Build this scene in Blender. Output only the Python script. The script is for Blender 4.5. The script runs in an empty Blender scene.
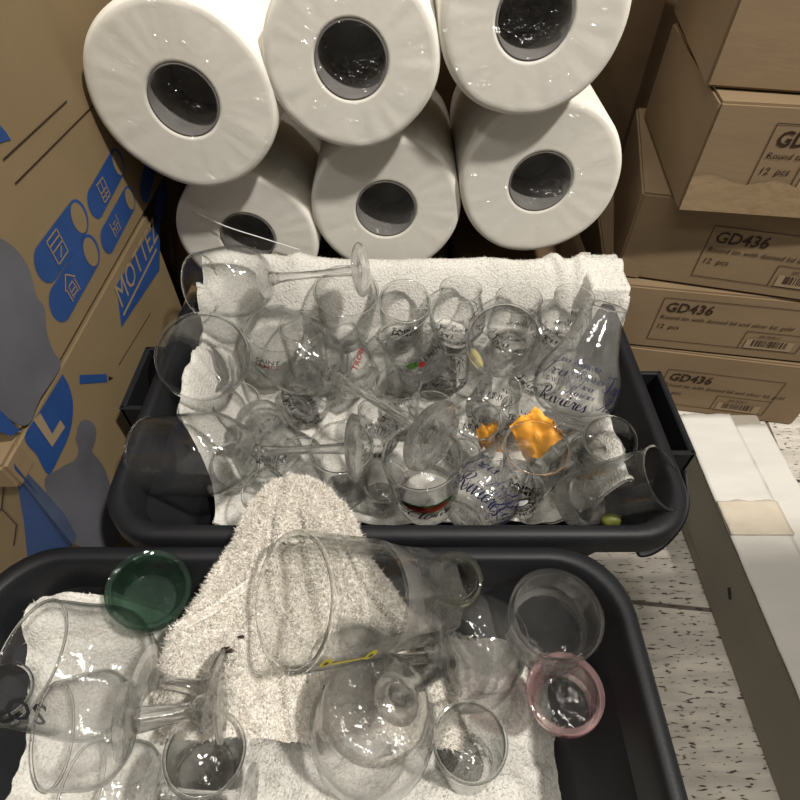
import bpy, bmesh, math, random
import numpy as np
from mathutils import Vector, Matrix, noise
random.seed(7)
S = bpy.context.scene
COL = S.collection

# ------------------------------------------------------------------ camera, world, lights, exposure
F, PITCH, CAMH = 555.0, math.radians(49), 0.664
cam_d = bpy.data.cameras.new('camera'); cam = bpy.data.objects.new('camera', cam_d); COL.objects.link(cam)
cam.location = (0, 0, CAMH); cam.rotation_euler = (math.radians(90) - PITCH, 0, 0)
cam_d.sensor_width = 36; cam_d.lens = 36 * F / 800; cam_d.clip_start = .01
S.camera = cam
w = bpy.data.worlds.new('room_ambient'); S.world = w; w.use_nodes = True
w.node_tree.nodes['Background'].inputs[0].default_value = (1.0, .94, .84, 1)
w.node_tree.nodes['Background'].inputs[1].default_value = .23


def area(name, loc, target, size, power, col=(1, .95, .87)):
    l = bpy.data.lights.new(name, 'AREA'); l.shape = 'DISK'; l.size = size; l.energy = power; l.color = col
    o = bpy.data.objects.new(name, l); COL.objects.link(o); o.location = loc
    o.rotation_euler = (Vector(target) - Vector(loc)).to_track_quat('-Z', 'Y').to_euler()
    return o


area('ceiling_lamp', (.95, -.35, 2.3), (0, .35, .2), .13, 58)
area('ceiling_lamp', (-.9, -.6, 2.3), (0, .4, .2), .10, 5)
area('ceiling_lamp', (.1, 1.0, 2.4), (0, .4, .2), .10, 4)
for lx, ly in ((-.35, -.9), (.35, -1.0), (.45, .35), (-.5, .45), (0, -.25)):
    area('ceiling_lamp', (lx, ly, 2.35), (0, .3, .2), .05, 2)
st = area('ceiling_lamp', (-.25, .1, 2.35), (0, .3, .2), .05, 6); st.data.shape = 'RECTANGLE'; st.data.size = 1.2; st.data.size_y = .05  # strip lamp added to draw long bright streaks on the glasses
S.view_settings.view_transform = 'Standard'; S.view_settings.look = 'None'
S.view_settings.gamma = 1; S.view_settings.use_curve_mapping = False
S.view_settings.exposure = 0.08
cy = S.cycles
cy.use_denoising = True
cy.max_bounces = 16; cy.transparent_max_bounces = 64; cy.transmission_bounces = 14; cy.glossy_bounces = 5; cy.diffuse_bounces = 3
cy.sample_clamp_indirect = 4; cy.caustics_reflective = False; cy.caustics_refractive = False


# ------------------------------------------------------------------ geometry helpers
def ray(px, py):
    x = (px - 400) / F; y = (400 - py) / F; c, s = math.cos(PITCH), math.sin(PITCH)
    return Vector((x, c + y * s, -s + y * c))


def at(px, py, z):
    d = ray(px, py); return Vector((0, 0, CAMH)) + d * ((z - CAMH) / d.z)


def depth(P):
    return P[1] * math.cos(PITCH) - (P[2] - CAMH) * math.sin(PITCH)


def link(o, parent=None):
    COL.objects.link(o)
    if parent is not None: o.parent = parent
    return o


def mesh_obj(name, verts, faces, mat, parent=None, smooth=True, mats=None, idx=None, world=False):
    me = bpy.data.meshes.new(name); me.from_pydata([tuple(v) for v in verts], [], faces)
    for m in (mats or [mat]): me.materials.append(m)
    if idx: me.polygons.foreach_set('material_index', idx)
    me.polygons.foreach_set('use_smooth', [smooth] * len(me.polygons)); me.update()
    o = bpy.data.objects.new(name, me); link(o, parent)
    if world and parent is not None: o.matrix_parent_inverse = parent.matrix_basis.inverted()
    return o


def tag(o, label=None, cat=None, group=None, kind=None):
    if label: o['label'] = label
    if cat: o['category'] = cat
    if group: o['group'] = group
    if kind: o['kind'] = kind
    return o


def empty(name, loc=(0, 0, 0)):
    o = bpy.data.objects.new(name, None); o.location = loc; o.empty_display_size = .02; link(o); return o


def bm_obj(name, bm, mat, parent=None, smooth=False, world=False):
    me = bpy.data.meshes.new(name); bm.normal_update(); bm.to_mesh(me); bm.free(); me.materials.append(mat)
    me.polygons.foreach_set('use_smooth', [smooth] * len(me.polygons))
    o = bpy.data.objects.new(name, me); link(o, parent)
    if world and parent is not None: o.matrix_parent_inverse = parent.matrix_basis.inverted()
    return o


def box_bm(x0, x1, y0, y1, z0, z1, bev=.002, seg=2, bm=None):
    own = bmesh.new()
    bmesh.ops.create_cube(own, size=1)
    for v in own.verts:
        v.co = Vector(((x0 + x1) / 2 + v.co.x * (x1 - x0), (y0 + y1) / 2 + v.co.y * (y1 - y0), (z0 + z1) / 2 + v.co.z * (z1 - z0)))
    if bev: bmesh.ops.bevel(own, geom=own.edges[:], offset=bev, segments=seg, affect='EDGES')
    if bm is None: return own
    me = bpy.data.meshes.new('tmp'); own.to_mesh(me); bm.from_mesh(me); bpy.data.meshes.remove(me); own.free()
    return bm


# ------------------------------------------------------------------ materials
def mat(name):
    m = bpy.data.materials.new(name); m.use_nodes = True; nt = m.node_tree
    return m, nt, nt.nodes['Principled BSDF'], nt.nodes['Material Output']


def N(nt, t, **kw):
    n = nt.nodes.new(t)
    for k, v in kw.items(): setattr(n, k, v)
    return n


def simple(name, col, rough=.6, spec=.3, bump=None, var=0, scale=40, stretch=(1, 1, 1), obj=True):
    m, nt, b, out = mat(name); L = nt.links
    b.inputs['Roughness'].default_value = rough; b.inputs['Specular IOR Level'].default_value = spec
    b.inputs['Base Color'].default_value = (*col, 1)
    tc = N(nt, 'ShaderNodeTexCoord'); mp = N(nt, 'ShaderNodeMapping'); mp.inputs['Scale'].default_value = stretch
    L.new(tc.outputs['Object'], mp.inputs[0])
    if var:
        n = N(nt, 'ShaderNodeTexNoise'); n.inputs['Scale'].default_value = scale; n.inputs['Detail'].default_value = 5
        L.new(mp.outputs[0], n.inputs['Vector'])
        r = N(nt, 'ShaderNodeValToRGB'); r.color_ramp.elements[0].position = .3; r.color_ramp.elements[1].position = .7
        r.color_ramp.elements[0].color = (*[c * (1 - var) for c in col], 1); r.color_ramp.elements[1].color = (*[min(1, c * (1 + var)) for c in col], 1)
        L.new(n.outputs[0], r.inputs[0]); L.new(r.outputs[0], b.inputs['Base Color'])
    if bump:
        n2 = N(nt, 'ShaderNodeTexNoise'); n2.inputs['Scale'].default_value = bump[0]; n2.inputs['Detail'].default_value = 4
        L.new(mp.outputs[0], n2.inputs['Vector'])
        bp = N(nt, 'ShaderNodeBump'); bp.inputs['Strength'].default_value = bump[1]; bp.inputs['Distance'].default_value = bump[2]
        L.new(n2.outputs[0], bp.inputs['Height']); L.new(bp.outputs[0], b.inputs['Normal'])
    return m


def glass_mat(name, face=(.998, .9985, .998), edge=(.15, .19, .17), haze=.004, glass=.0, power=.5, hazecol=(.85, .85, .82), bump=.3):
    """thin clear glass: see-through with a fresnel sheen, darker where the wall is seen edge-on, a little dusty"""
    m = bpy.data.materials.new(name); m.use_nodes = True; nt = m.node_tree; nt.nodes.clear(); L = nt.links
    out = N(nt, 'ShaderNodeOutputMaterial')
    lw = N(nt, 'ShaderNodeLayerWeight'); lw.inputs['Blend'].default_value = power
    pw = N(nt, 'ShaderNodeMath', operation='POWER'); pw.inputs[1].default_value = 4.5; L.new(lw.outputs['Facing'], pw.inputs[0])
    mx = N(nt, 'ShaderNodeMix', data_type='RGBA'); mx.inputs[6].default_value = (*face, 1); mx.inputs[7].default_value = (*edge, 1)
    L.new(pw.outputs[0], mx.inputs[0])
    tr = N(nt, 'ShaderNodeBsdfTransparent'); L.new(mx.outputs[2], tr.inputs[0])
    gl = N(nt, 'ShaderNodeBsdfGlossy'); gl.inputs['Roughness'].default_value = .05; gl.inputs[0].default_value = (1, 1, 1, 1)
    tc = N(nt, 'ShaderNodeTexCoord')
    nz = N(nt, 'ShaderNodeTexNoise'); nz.inputs['Scale'].default_value = 90; L.new(tc.outputs['Object'], nz.inputs['Vector'])
    bp = N(nt, 'ShaderNodeBump'); bp.inputs['Strength'].default_value = bump; bp.inputs['Distance'].default_value = .002
    L.new(nz.outputs[0], bp.inputs['Height']); L.new(bp.outputs[0], gl.inputs['Normal'])
    f5 = N(nt, 'ShaderNodeMath', operation='POWER'); f5.inputs[1].default_value = 5.0; L.new(lw.outputs['Facing'], f5.inputs[0])
    fr = N(nt, 'ShaderNodeMapRange'); fr.inputs[3].default_value = .045; fr.inputs[4].default_value = .8; L.new(f5.outputs[0], fr.inputs[0])
    s1 = N(nt, 'ShaderNodeMixShader'); L.new(fr.outputs[0], s1.inputs[0]); L.new(tr.outputs[0], s1.inputs[1]); L.new(gl.outputs[0], s1.inputs[2])
    last = s1
    if glass:
        gg = N(nt, 'ShaderNodeBsdfGlass'); gg.inputs['IOR'].default_value = 1.48; gg.inputs[0].default_value = (*[min(1, c * 1.02) for c in face], 1)
        gg.inputs['Roughness'].default_value = 0; L.new(bp.outputs[0], gg.inputs['Normal'])
        s3 = N(nt, 'ShaderNodeMixShader'); s3.inputs[0].default_value = glass
        L.new(last.outputs[0], s3.inputs[1]); L.new(gg.outputs[0], s3.inputs[2]); last = s3
    if haze:
        df = N(nt, 'ShaderNodeBsdfDiffuse'); df.inputs[0].default_value = (*hazecol, 1)
        n2 = N(nt, 'ShaderNodeTexNoise'); n2.inputs['Scale'].default_value = 30; n2.inputs['Detail'].default_value = 6
        L.new(tc.outputs['Object'], n2.inputs['Vector'])
        mr = N(nt, 'ShaderNodeMapRange'); mr.inputs[1].default_value = .35; mr.inputs[2].default_value = .75
        mr.inputs[3].default_value = haze * .4; mr.inputs[4].default_value = haze * 1.7; L.new(n2.outputs[0], mr.inputs[0])
        s2 = N(nt, 'ShaderNodeMixShader'); L.new(mr.outputs[0], s2.inputs[0]); L.new(last.outputs[0], s2.inputs[1]); L.new(df.outputs[0], s2.inputs[2]); last = s2
    L.new(last.outputs[0], out.inputs[0])
    return m


M = {}
M['glass'] = glass_mat('clear_glass')
M['thick'] = glass_mat('thick_glass', face=(.995, .998, .996), edge=(.16, .21, .19), haze=.008, glass=.6, bump=.6)
M['solid'] = glass_mat('solid_glass', face=(.98, .99, .985), edge=(.15, .2, .18), haze=.0, glass=.75, bump=.2)
M['frost'] = glass_mat('dusty_glass', haze=.03, face=(.996, .996, .996), edge=(.18, .2, .2), hazecol=(.88, .87, .84))
M['green'] = glass_mat('green_glass', face=(.46, .60, .52), edge=(.12, .20, .15), haze=.10, glass=.2, hazecol=(.13, .23, .17))
M['pink'] = glass_mat('pink_glass', face=(.97, .90, .895), edge=(.60, .10, .15), haze=.13, glass=.15, hazecol=(.80, .52, .52))
M['flute'] = glass_mat('fluted_glass', face=(.992, .996, .994), edge=(.20, .26, .24), haze=.025, glass=.35, bump=.8, hazecol=(.85, .86, .84))
M['jar'] = glass_mat('dusty_jar_glass', face=(.985, .985, .98), edge=(.2, .22, .22), haze=.10, glass=.2, hazecol=(.72, .70, .66))
M['olive'] = glass_mat('olive_tint_glass', face=(.95, .95, .89), edge=(.25, .26, .18), haze=.13, glass=.25, hazecol=(.70, .69, .55))
M['plastic'] = simple('black_plastic', (.009, .0095, .0115), .5, .25, bump=(600, .25, .0006), var=.25, scale=18)
M['plastic2'] = simple('black_plastic_inner', (.018, .019, .022), .5, .4, bump=(500, .3, .0006), var=.2, scale=14)
M['card'] = simple('brown_cardboard', (.205, .145, .086), .75, .2, bump=(60, .25, .001), var=.07, scale=9, stretch=(1, 1, 3))
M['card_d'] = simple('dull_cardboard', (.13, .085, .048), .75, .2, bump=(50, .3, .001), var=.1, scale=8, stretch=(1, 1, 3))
M['card_l'] = simple('tan_cardboard', (.205, .150, .083), .72, .2, bump=(80, .2, .0008), var=.06, scale=12)
M['white_card'] = simple('white_cardboard', (.56, .54, .50), .55, .3, bump=(30, .35, .002), var=.04, scale=14, stretch=(1, 3, 1))
M['shaded_side'] = simple('shaded_white_cardboard', (.27, .245, .20), .7, .2, bump=(40, .3, .001), var=.08, scale=10)  # white carton's side, its shade put into the colour
M['blue'] = simple('blue_ink', (.016, .055, .19), .6, .3, var=.12, scale=20)
M['greyblue'] = simple('grey_blue_ink', (.10, .10, .115), .7, .2, var=.25, scale=14)
M['slate'] = simple('slate_ink', (.055, .07, .12), .7, .2, var=.3, scale=14)
M['brown_ink'] = simple('dark_brown_ink', (.03, .017, .011), .6, .2)
M['label_tan'] = simple('label_paper', (.27, .20, .125), .6, .2)
M['paper_roll'] = simple('white_tissue', (.80, .77, .70), .85, .15, bump=(120, .3, .001), var=.025, scale=6)
M['core'] = simple('grey_core_board', (.17, .163, .155), .7, .2, var=.2, scale=30)
M['ink_blue'] = simple('navy_print', (.010, .012, .045), .5, .3)
M['ink_grey'] = simple('grey_print', (.016, .016, .018), .5, .3)
M['ink_black'] = simple('black_print', (.015, .012, .012), .5, .3)
M['ink_red'] = simple('red_print', (.22, .015, .015), .5, .3)
M['ink_green'] = simple('green_print', (.05, .12, .025), .5, .3)
M['ink_yellow'] = simple('yellow_print', (.42, .36, .03), .5, .3)
M['yellow_patch'] = simple('pale_yellow_sticker', (.58, .50, .20), .5, .3, var=.1, scale=120)
M['white_print'] = simple('white_print', (.8, .8, .78), .5, .3)
M['orange'] = simple('orange_paper', (.80, .36, .045), .5, .3, bump=(110, .5, .002), var=.12, scale=40)
M['lime'] = simple('lime_peel', (.075, .085, .014), .5, .4, bump=(300, .3, .001), var=.3, scale=80)
M['wall'] = simple('dark_wall_paint', (.12, .10, .08), .8, .2, var=.1, scale=3)


def towel_mat(name, col, dark):
    m, nt, b, out = mat(name); L = nt.links
    tc = N(nt, 'ShaderNodeTexCoord')
    v = N(nt, 'ShaderNodeTexVoronoi'); v.inputs['Scale'].default_value = 420; L.new(tc.outputs['Object'], v.inputs['Vector'])
    r = N(nt, 'ShaderNodeValToRGB'); r.color_ramp.elements[0].color = (*col, 1); r.color_ramp.elements[1].color = (*dark, 1)
    r.color_ramp.elements[0].position = .35; r.color_ramp.elements[1].position = .95
    L.new(v.outputs['Distance'], r.inputs[0])
    n = N(nt, 'ShaderNodeTexNoise'); n.inputs['Scale'].default_value = 9; n.inputs['Detail'].default_value = 5; L.new(tc.outputs['Object'], n.inputs['Vector'])
    mr = N(nt, 'ShaderNodeMapRange'); mr.inputs[1].default_value = .3; mr.inputs[2].default_value = .7; mr.inputs[3].default_value = .88; mr.inputs[4].default_value = 1.0
    L.new(n.outputs[0], mr.inputs[0])
    mx = N(nt, 'ShaderNodeMix', data_type='RGBA', blend_type='MULTIPLY'); mx.inputs[0].default_value = 1
    L.new(r.outputs[0], mx.inputs[6]); L.new(mr.outputs[0], mx.inputs[7]); L.new(mx.outputs[2], b.inputs['Base Color'])
    bp = N(nt, 'ShaderNodeBump'); bp.invert = True; bp.inputs['Strength'].default_value = .6; bp.inputs['Distance'].default_value = .0013
    L.new(v.outputs['Distance'], bp.inputs['Height']); L.new(bp.outputs[0], b.inputs['Normal'])
    b.inputs['Roughness'].default_value = .95; b.inputs['Specular IOR Level'].default_value = .1
    tl = N(nt, 'ShaderNodeBsdfTranslucent'); L.new(mx.outputs[2], tl.inputs[0]); ms = N(nt, 'ShaderNodeMixShader'); ms.inputs[0].default_value = .2
    L.new(b.outputs[0], ms.inputs[1]); L.new(tl.outputs[0], ms.inputs[2]); L.new(ms.outputs[0], out.inputs[0])
    return m


M['towel'] = towel_mat('white_terry', (.86, .84, .79), (.68, .65, .59))
M['towel2'] = towel_mat('beige_terry', (.95, .91, .84), (.76, .71, .63))
M['hem'] = simple('towel_hem', (.66, .63, .57), .9, .1, bump=(400, .5, .001), var=.06, scale=60)


def floor_mat():
    m, nt, b, out = mat('whitewashed_planks'); L = nt.links
    tc = N(nt, 'ShaderNodeTexCoord'); mp = N(nt, 'ShaderNodeMapping'); mp.inputs['Rotation'].default_value = (0, 0, math.radians(6)); mp.inputs['Location'].default_value = (.397, .1175, 0)
    L.new(tc.outputs['Object'], mp.inputs[0])
    br = N(nt, 'ShaderNodeTexBrick'); br.offset = .5; br.inputs['Scale'].default_value = 1; br.inputs['Brick Width'].default_value = .9; br.inputs['Row Height'].default_value = .2
    br.inputs['Mortar Size'].default_value = .003; br.inputs['Mortar Smooth'].default_value = .2
    br.inputs['Color1'].default_value = (.60, .56, .49, 1); br.inputs['Color2'].default_value = (.50, .465, .41, 1); br.inputs['Mortar'].default_value = (.12, .10, .085, 1)
    L.new(mp.outputs[0], br.inputs['Vector'])
    m2 = N(nt, 'ShaderNodeMapping'); m2.inputs['Scale'].default_value = (85, 330, 1); L.new(tc.outputs['Object'], m2.inputs[0])
    n = N(nt, 'ShaderNodeTexNoise'); n.inputs['Scale'].default_value = 1; n.inputs['Detail'].default_value = 3; L.new(m2.outputs[0], n.inputs['Vector'])
    r = N(nt, 'ShaderNodeValToRGB'); r.color_ramp.elements[0].position = .35; r.color_ramp.elements[1].position = .41
    r.color_ramp.elements[0].color = (.12, .10, .09, 1); r.color_ramp.elements[1].color = (1, 1, 1, 1); L.new(n.outputs[0], r.inputs[0])
    m3 = N(nt, 'ShaderNodeMapping'); m3.inputs['Scale'].default_value = (10, 70, 1); L.new(tc.outputs['Object'], m3.inputs[0])
    n3 = N(nt, 'ShaderNodeTexNoise'); n3.inputs['Scale'].default_value = 1; n3.inputs['Detail'].default_value = 6; L.new(m3.outputs[0], n3.inputs['Vector'])
    r3 = N(nt, 'ShaderNodeMapRange'); r3.inputs[1].default_value = .3; r3.inputs[2].default_value = .7; r3.inputs[3].default_value = .72; r3.inputs[4].default_value = 1.12; L.new(n3.outputs[0], r3.inputs[0])
    a = N(nt, 'ShaderNodeMix', data_type='RGBA', blend_type='MULTIPLY'); a.inputs[0].default_value = 1
    L.new(br.outputs['Color'], a.inputs[6]); L.new(r.outputs[0], a.inputs[7])
    c = N(nt, 'ShaderNodeMix', data_type='RGBA', blend_type='MULTIPLY'); c.inputs[0].default_value = 1
    L.new(a.outputs[2], c.inputs[6]); L.new(r3.outputs[0], c.inputs[7]); L.new(c.outputs[2], b.inputs['Base Color'])
    b.inputs['Roughness'].default_value = .7
    bp = N(nt, 'ShaderNodeBump'); bp.inputs['Strength'].default_value = .4; bp.inputs['Distance'].default_value = .001; L.new(r.outputs[0], bp.inputs['Height']); L.new(bp.outputs[0], b.inputs['Normal'])
    return m


M['floor'] = floor_mat()


def film_mat():
    m = bpy.data.materials.new('clear_film'); m.use_nodes = True; nt = m.node_tree; nt.nodes.clear(); L = nt.links
    out = N(nt, 'ShaderNodeOutputMaterial'); tr = N(nt, 'ShaderNodeBsdfTransparent'); tr.inputs[0].default_value = (.93, .93, .93, 1)
    gl = N(nt, 'ShaderNodeBsdfGlossy'); gl.inputs['Roughness'].default_value = .12
    tc = N(nt, 'ShaderNodeTexCoord'); n = N(nt, 'ShaderNodeTexNoise'); n.inputs['Scale'].default_value = 38; n.inputs['Detail'].default_value = 3; n.inputs['Distortion'].default_value = 1.5
    L.new(tc.outputs['Object'], n.inputs['Vector'])
    bp = N(nt, 'ShaderNodeBump'); bp.inputs['Strength'].default_value = 1; bp.inputs['Distance'].default_value = .012
    L.new(n.outputs[0], bp.inputs['Height']); L.new(bp.outputs[0], gl.inputs['Normal'])
    s = N(nt, 'ShaderNodeMixShader'); s.inputs[0].default_value = .045
    L.new(tr.outputs[0], s.inputs[1]); L.new(gl.outputs[0], s.inputs[2]); L.new(s.outputs[0], out.inputs[0])
    return m


M['film'] = film_mat()

# ------------------------------------------------------------------ setting
tag(bm_obj('floor', box_bm(-1.6, 1.8, -1.2, 2.0, -.03, 0, 0), M['floor']), kind='structure')
tag(bm_obj('wall_back', box_bm(-1.6, 1.8, 2.0, 2.1, 0, 2.6, 0), M['wall']), kind='structure')
tag(bm_obj('wall_left', box_bm(-1.7, -1.6, -1.2, 2.0, 0, 2.6, 0), M['wall']), kind='structure')


def smooth_path(pts, k=6):
    out = []; P = [Vector(p) for p in pts]; P = [P[0] * 2 - P[1]] + P + [P[-1] * 2 - P[-2]]
    for i in range(1, len(P) - 2):
        for j in range(k):
            t = j / k; a, b, c, d = P[i - 1], P[i], P[i + 1], P[i + 2]
            out.append(.5 * ((2 * b) + (c - a) * t + (2 * a - 5 * b + 4 * c - d) * t * t + (3 * b - a - 3 * c + d) * t ** 3))
    out.append(P[-2]); return out


# ------------------------------------------------------------------ flat printing on faces
class Face:
    """a flat printed face: point, outward normal, 'right' direction and up"""
    def __init__(s, P, right, parent, up=(0, 0, 1)):
        s.P = Vector(P); s.r = Vector(right).normalized(); s.u = Vector(up); s.n = s.r.cross(s.u).normalized(); s.parent = parent; s.k = 0

    def px(s, x, y):
        d = ray(x, y); O = Vector((0, 0, CAMH)); t = (s.P - O).dot(s.n) / d.dot(s.n); q = O + d * t - s.P
        return (q.dot(s.r), q.dot(s.u))

    def w(s, a, b, lift):
        return s.P + s.r * a + s.u * b + s.n * lift

    def poly(s, name, pts, m, lift=.0006, px=True):
        if px: pts = [s.px(*p) for p in pts]
        if 'silhouette' in name or 'roundel' in name: pts = [(q.x, q.y) for q in smooth_path([(a, b, 0) for a, b in pts], 5)]
        ar = sum(pts[i][0] * pts[(i + 1) % len(pts)][1] - pts[(i + 1) % len(pts)][0] * pts[i][1] for i in range(len(pts)))
        if ar < 0: pts = pts[::-1]
        return mesh_obj(name, [s.w(a, b, lift) for a, b in pts], [list(range(len(pts)))], m, s.parent, False, world=True)

    def lines(s, name, segs, wd, m, lift=.0009, px=False):
        V, Fc = [], []
        for a, b in segs:
            if px: a, b = s.px(*a), s.px(*b)
            a, b = Vector(a), Vector(b); d = (b - a).normalized(); p = Vector((-d.y, d.x)) * wd / 2
            i = len(V)
            for q in (a - p, b - p, b + p, a + p): V.append(s.w(q.x, q.y, lift))
            Fc.append([i, i + 1, i + 2, i + 3])
        return mesh_obj(name, V, Fc, m, s.parent, False, world=True)

    def stadium(s, name, a, b, r, m, lift=.0006):
        a, b = Vector(s.px(*a)), Vector(s.px(*b)); ang = math.atan2(b.y - a.y, b.x - a.x); pts = []
        for i in range(17): t = ang + math.pi / 2 + math.pi * i / 16; pts.append((a.x + r * math.cos(t), a.y + r * math.sin(t)))
        for i in range(17): t = ang - math.pi / 2 + math.pi * i / 16; pts.append((b.x + r * math.cos(t), b.y + r * math.sin(t)))
        return s.poly(name, pts, m, lift, px=False), a, b

    def text(s, name, txt, pos, size, m, lift=.0009, bold=0, shear=0, px=True, xs=1, rot=0):
        if px: pos = s.px(*pos)
        V, Fc = text_geo(txt, size, bold, shear)
        c, sn = math.cos(rot), math.sin(rot)
        return mesh_obj(name, [s.w(pos[0] + (x * c - y * sn) * xs, pos[1] + x * sn + y * c, lift) for x, y in V], Fc, m, s.parent, False, world=True)


_tc = {}


def text_geo(txt, size, bold=0, shear=0, align='LEFT'):
    key = (txt, bold, shear, align)
    if key not in _tc:
        c = bpy.data.curves.new('t', 'FONT'); c.body = txt; c.size = 1; c.offset = bold; c.shear = shear; c.resolution_u = 2; c.align_x = align; c.fill_mode = 'FRONT'
        o = bpy.data.objects.new('t', c); COL.objects.link(o)
        dg = bpy.context.evaluated_depsgraph_get(); me = o.evaluated_get(dg).to_mesh()
        V = [(v.co.x, v.co.y) for v in me.vertices]; Fc = [list(p.vertices) for p in me.polygons]
        o.evaluated_get(dg).to_mesh_clear(); bpy.data.objects.remove(o); bpy.data.curves.remove(c)
        _tc[key] = (V, Fc)
    V, Fc = _tc[key]
    return [(x * size, y * size) for x, y in V], Fc


# ------------------------------------------------------------------ left cartons with blue print
UX = -.30
c1 = empty('printed_carton', (-.42, .43, .315))
tag(c1, 'big brown carton with blue icon badges, upper one on the left', 'carton', 'blue printed cartons on the left')
bm_obj('carton_body', box_bm(-.60, UX, .268, .70, .315, .80, .003), M['card_l'], c1, world=True)
f1 = Face((UX, .268, .315), (0, 1, 0), c1)
for a, b, o_, r_ in [((46, 263), (78, 218), .62, .0165), ((95, 203), (117, 163), .8, .0145), ((60, 303), (90, 252), .62, .0165), ((107, 240), (129, 199), .7, .0135)]:
    pl, A, B = f1.stadium('blue_badge', a, b, r_, M['blue'])
    c = B; V = [(c.x + r_ * .72 * math.cos(t * math.pi / 12), c.y + r_ * .86 * math.sin(t * math.pi / 12)) for t in range(24)]
    f1.poly('badge_hole', V, M['card_l'], .001, px=False)
    ic = A.lerp(B, .32); q = r_ * .62
    sets = {46: [((-1, -1), (1, -1)), ((1, -1), (1, 1.2)), ((1, 1.2), (-1, 1.2)), ((-1, 1.2), (-1, -1)), ((-1, .1), (1, .1)), ((-1, .65), (1, .65)), ((-.3, -.8), (.5, -.1))],
            95: [((-.9, -1.1), (.9, -1.1)), ((.9, -1.1), (.9, 1)), ((.9, 1), (-.9, 1)), ((-.9, 1), (-.9, -1.1)), ((-.9, -.1), (.9, -.1)), ((0, -1.1), (0, 1)), ((-.9, -.6), (.9, -.6)), ((-1.1, 1.1), (-.9, 1))],
            60: [((-1.1, .2), (0, 1.2)), ((0, 1.2), (1.1, .2)), ((-.85, .2), (-.85, -1.1)), ((.85, .2), (.85, -1.1)), ((-.5, -.4), (.5, -.4)), ((.5, -.4), (.4, .2)), ((.4, .2), (-.4, .2)), ((-.4, .2), (-.5, -.4)), ((-.5, -.4), (-.5, -1)), ((.5, -.4), (.5, -1)), ((-.5, -.8), (.5, -.8))],
            107: [((-1.1, 1), (-.9, -1)), ((1.1, 1), (.9, -1)), ((-1, 0), (-.3, 0)), ((1, 0), (.3, 0)), ((-.3, 0), (-.3, -.9)), ((.3, 0), (.3, -.9)), ((-.45, .5), (.45, .5)), ((0, .5), (0, 0))]}[a[0]]
    f1.lines('badge_icon', [((ic.x + x0 * q, ic.y + y0 * q), (ic.x + x1 * q, ic.y + y1 * q)) for (x0, y0), (x1, y1) in sets], .0014, M['label_tan'], .0012)
f1.stadium('blue_badge', (144, 192), (152, 158), .012, M['blue']); f1.stadium('blue_badge', (158, 212), (163, 190), .011, M['blue'])
f1.lines('printed_rule', [((2, 160), (66, 101)), ((14, 184), (92, 106))], .0014, M['brown_ink'], px=True)
f1.poly('printed_person_silhouette', [(-30, 250), (-5, 238), (14, 248), (28, 268), (36, 296), (44, 308), (46, 330), (52, 350), (60, 366), (40, 398), (22, 426), (-40, 380)], M['greyblue'], .0005)
f1.poly('printed_emblem', [(-20, 123), (0, 126), (5, 132), (10, 140), (4, 141), (-20, 150)], M['blue'], .0008)
f1.poly('blue_corner', [(16, 428), (1, 412), (-25, 385), (-20, 425), (10, 436), (20, 430)], M['blue'], .0009)

LX = -.3005
c2 = empty('printed_carton', (-.42, .43, 0))
tag(c2, 'brown carton with blue roundel and white lettered blue band, under the badge printed carton', 'carton', 'blue printed cartons on the left')
bm_obj('carton_body', box_bm(-.62, LX, .243, .60, 0, .313, .003), M['card_l'], c2, world=True)
f2 = Face((LX, .243, 0), (0, 1, 0), c2)
f2.poly('blue_roundel', [(62, 374), (68, 385), (72, 400), (72, 418), (68, 436), (60, 454), (48, 474), (36, 455), (24, 437), (40, 410)], M['blue'])
f2.poly('tan_chevron', [(32, 420), (39, 413), (51, 434), (59, 420), (64, 427), (51, 447)], M['label_tan'], .0011)
f2.poly('blue_pencil', [(79, 375), (106, 374), (107, 382), (79, 384)], M['blue'])
f2.poly('pencil_tip', [(108, 376), (113, 378), (108, 381)], M['brown_ink'])
f2.poly('printed_person_silhouette', [(77, 427), (81, 421), (88, 420), (93, 424), (96, 432), (94, 444), (92, 452), (100, 462), (108, 480), (120, 540), (76, 545), (44, 486), (60, 468), (74, 460), (78, 450), (75, 440)], M['greyblue'], .0005)
f2.poly('blue_field', [(14, 460), (40, 487), (62, 512), (76, 536), (72, 545), (20, 480)], M['slate'], .0008)
f2.lines('printed_rule', [((118, 365), (150, 313))], .001, M['brown_ink'], px=True)
f2.poly('blue_band', [(116, 285), (121, 327), (159, 270), (160, 214)], M['blue'])
A_ = Vector(f2.px(120, 312)); B_ = Vector(f2.px(158, 254))
hh = abs(f2.px(118, 300)[1] - A_.y)
f2.text('brand_lettering', 'MOTTEZ', (A_.x + .003, A_.y + .001), .036, M['label_tan'], bold=0, shear=.15, px=False, xs=(B_.x - A_.x) / (.036 * 3.55))
f2.lines('band_stripe', [((A_.x + .002, A_.y - .006), (B_.x + .0, A_.y - .006))], .003, M['label_tan'])
f3 = Face((-.30, .243, 0), (1, 0, 0), c2)
f3.poly('blue_wedge', [(14, 462), (72, 538), (70, 560), (28, 560), (24, 520), (18, 486)], M['blue'])
f3.lines('printed_hexagon', [((4, 486), (2, 508)), ((2, 508), (17, 524)), ((17, 524), (14, 545)), ((2, 508), (-8, 516))], .0012, M['brown_ink'], px=True)
tp = bm_obj('torn_tape', box_bm(-.335, -.2995, .236, .262, .285, .3145, .003), M['card'], c2, world=True)

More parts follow.
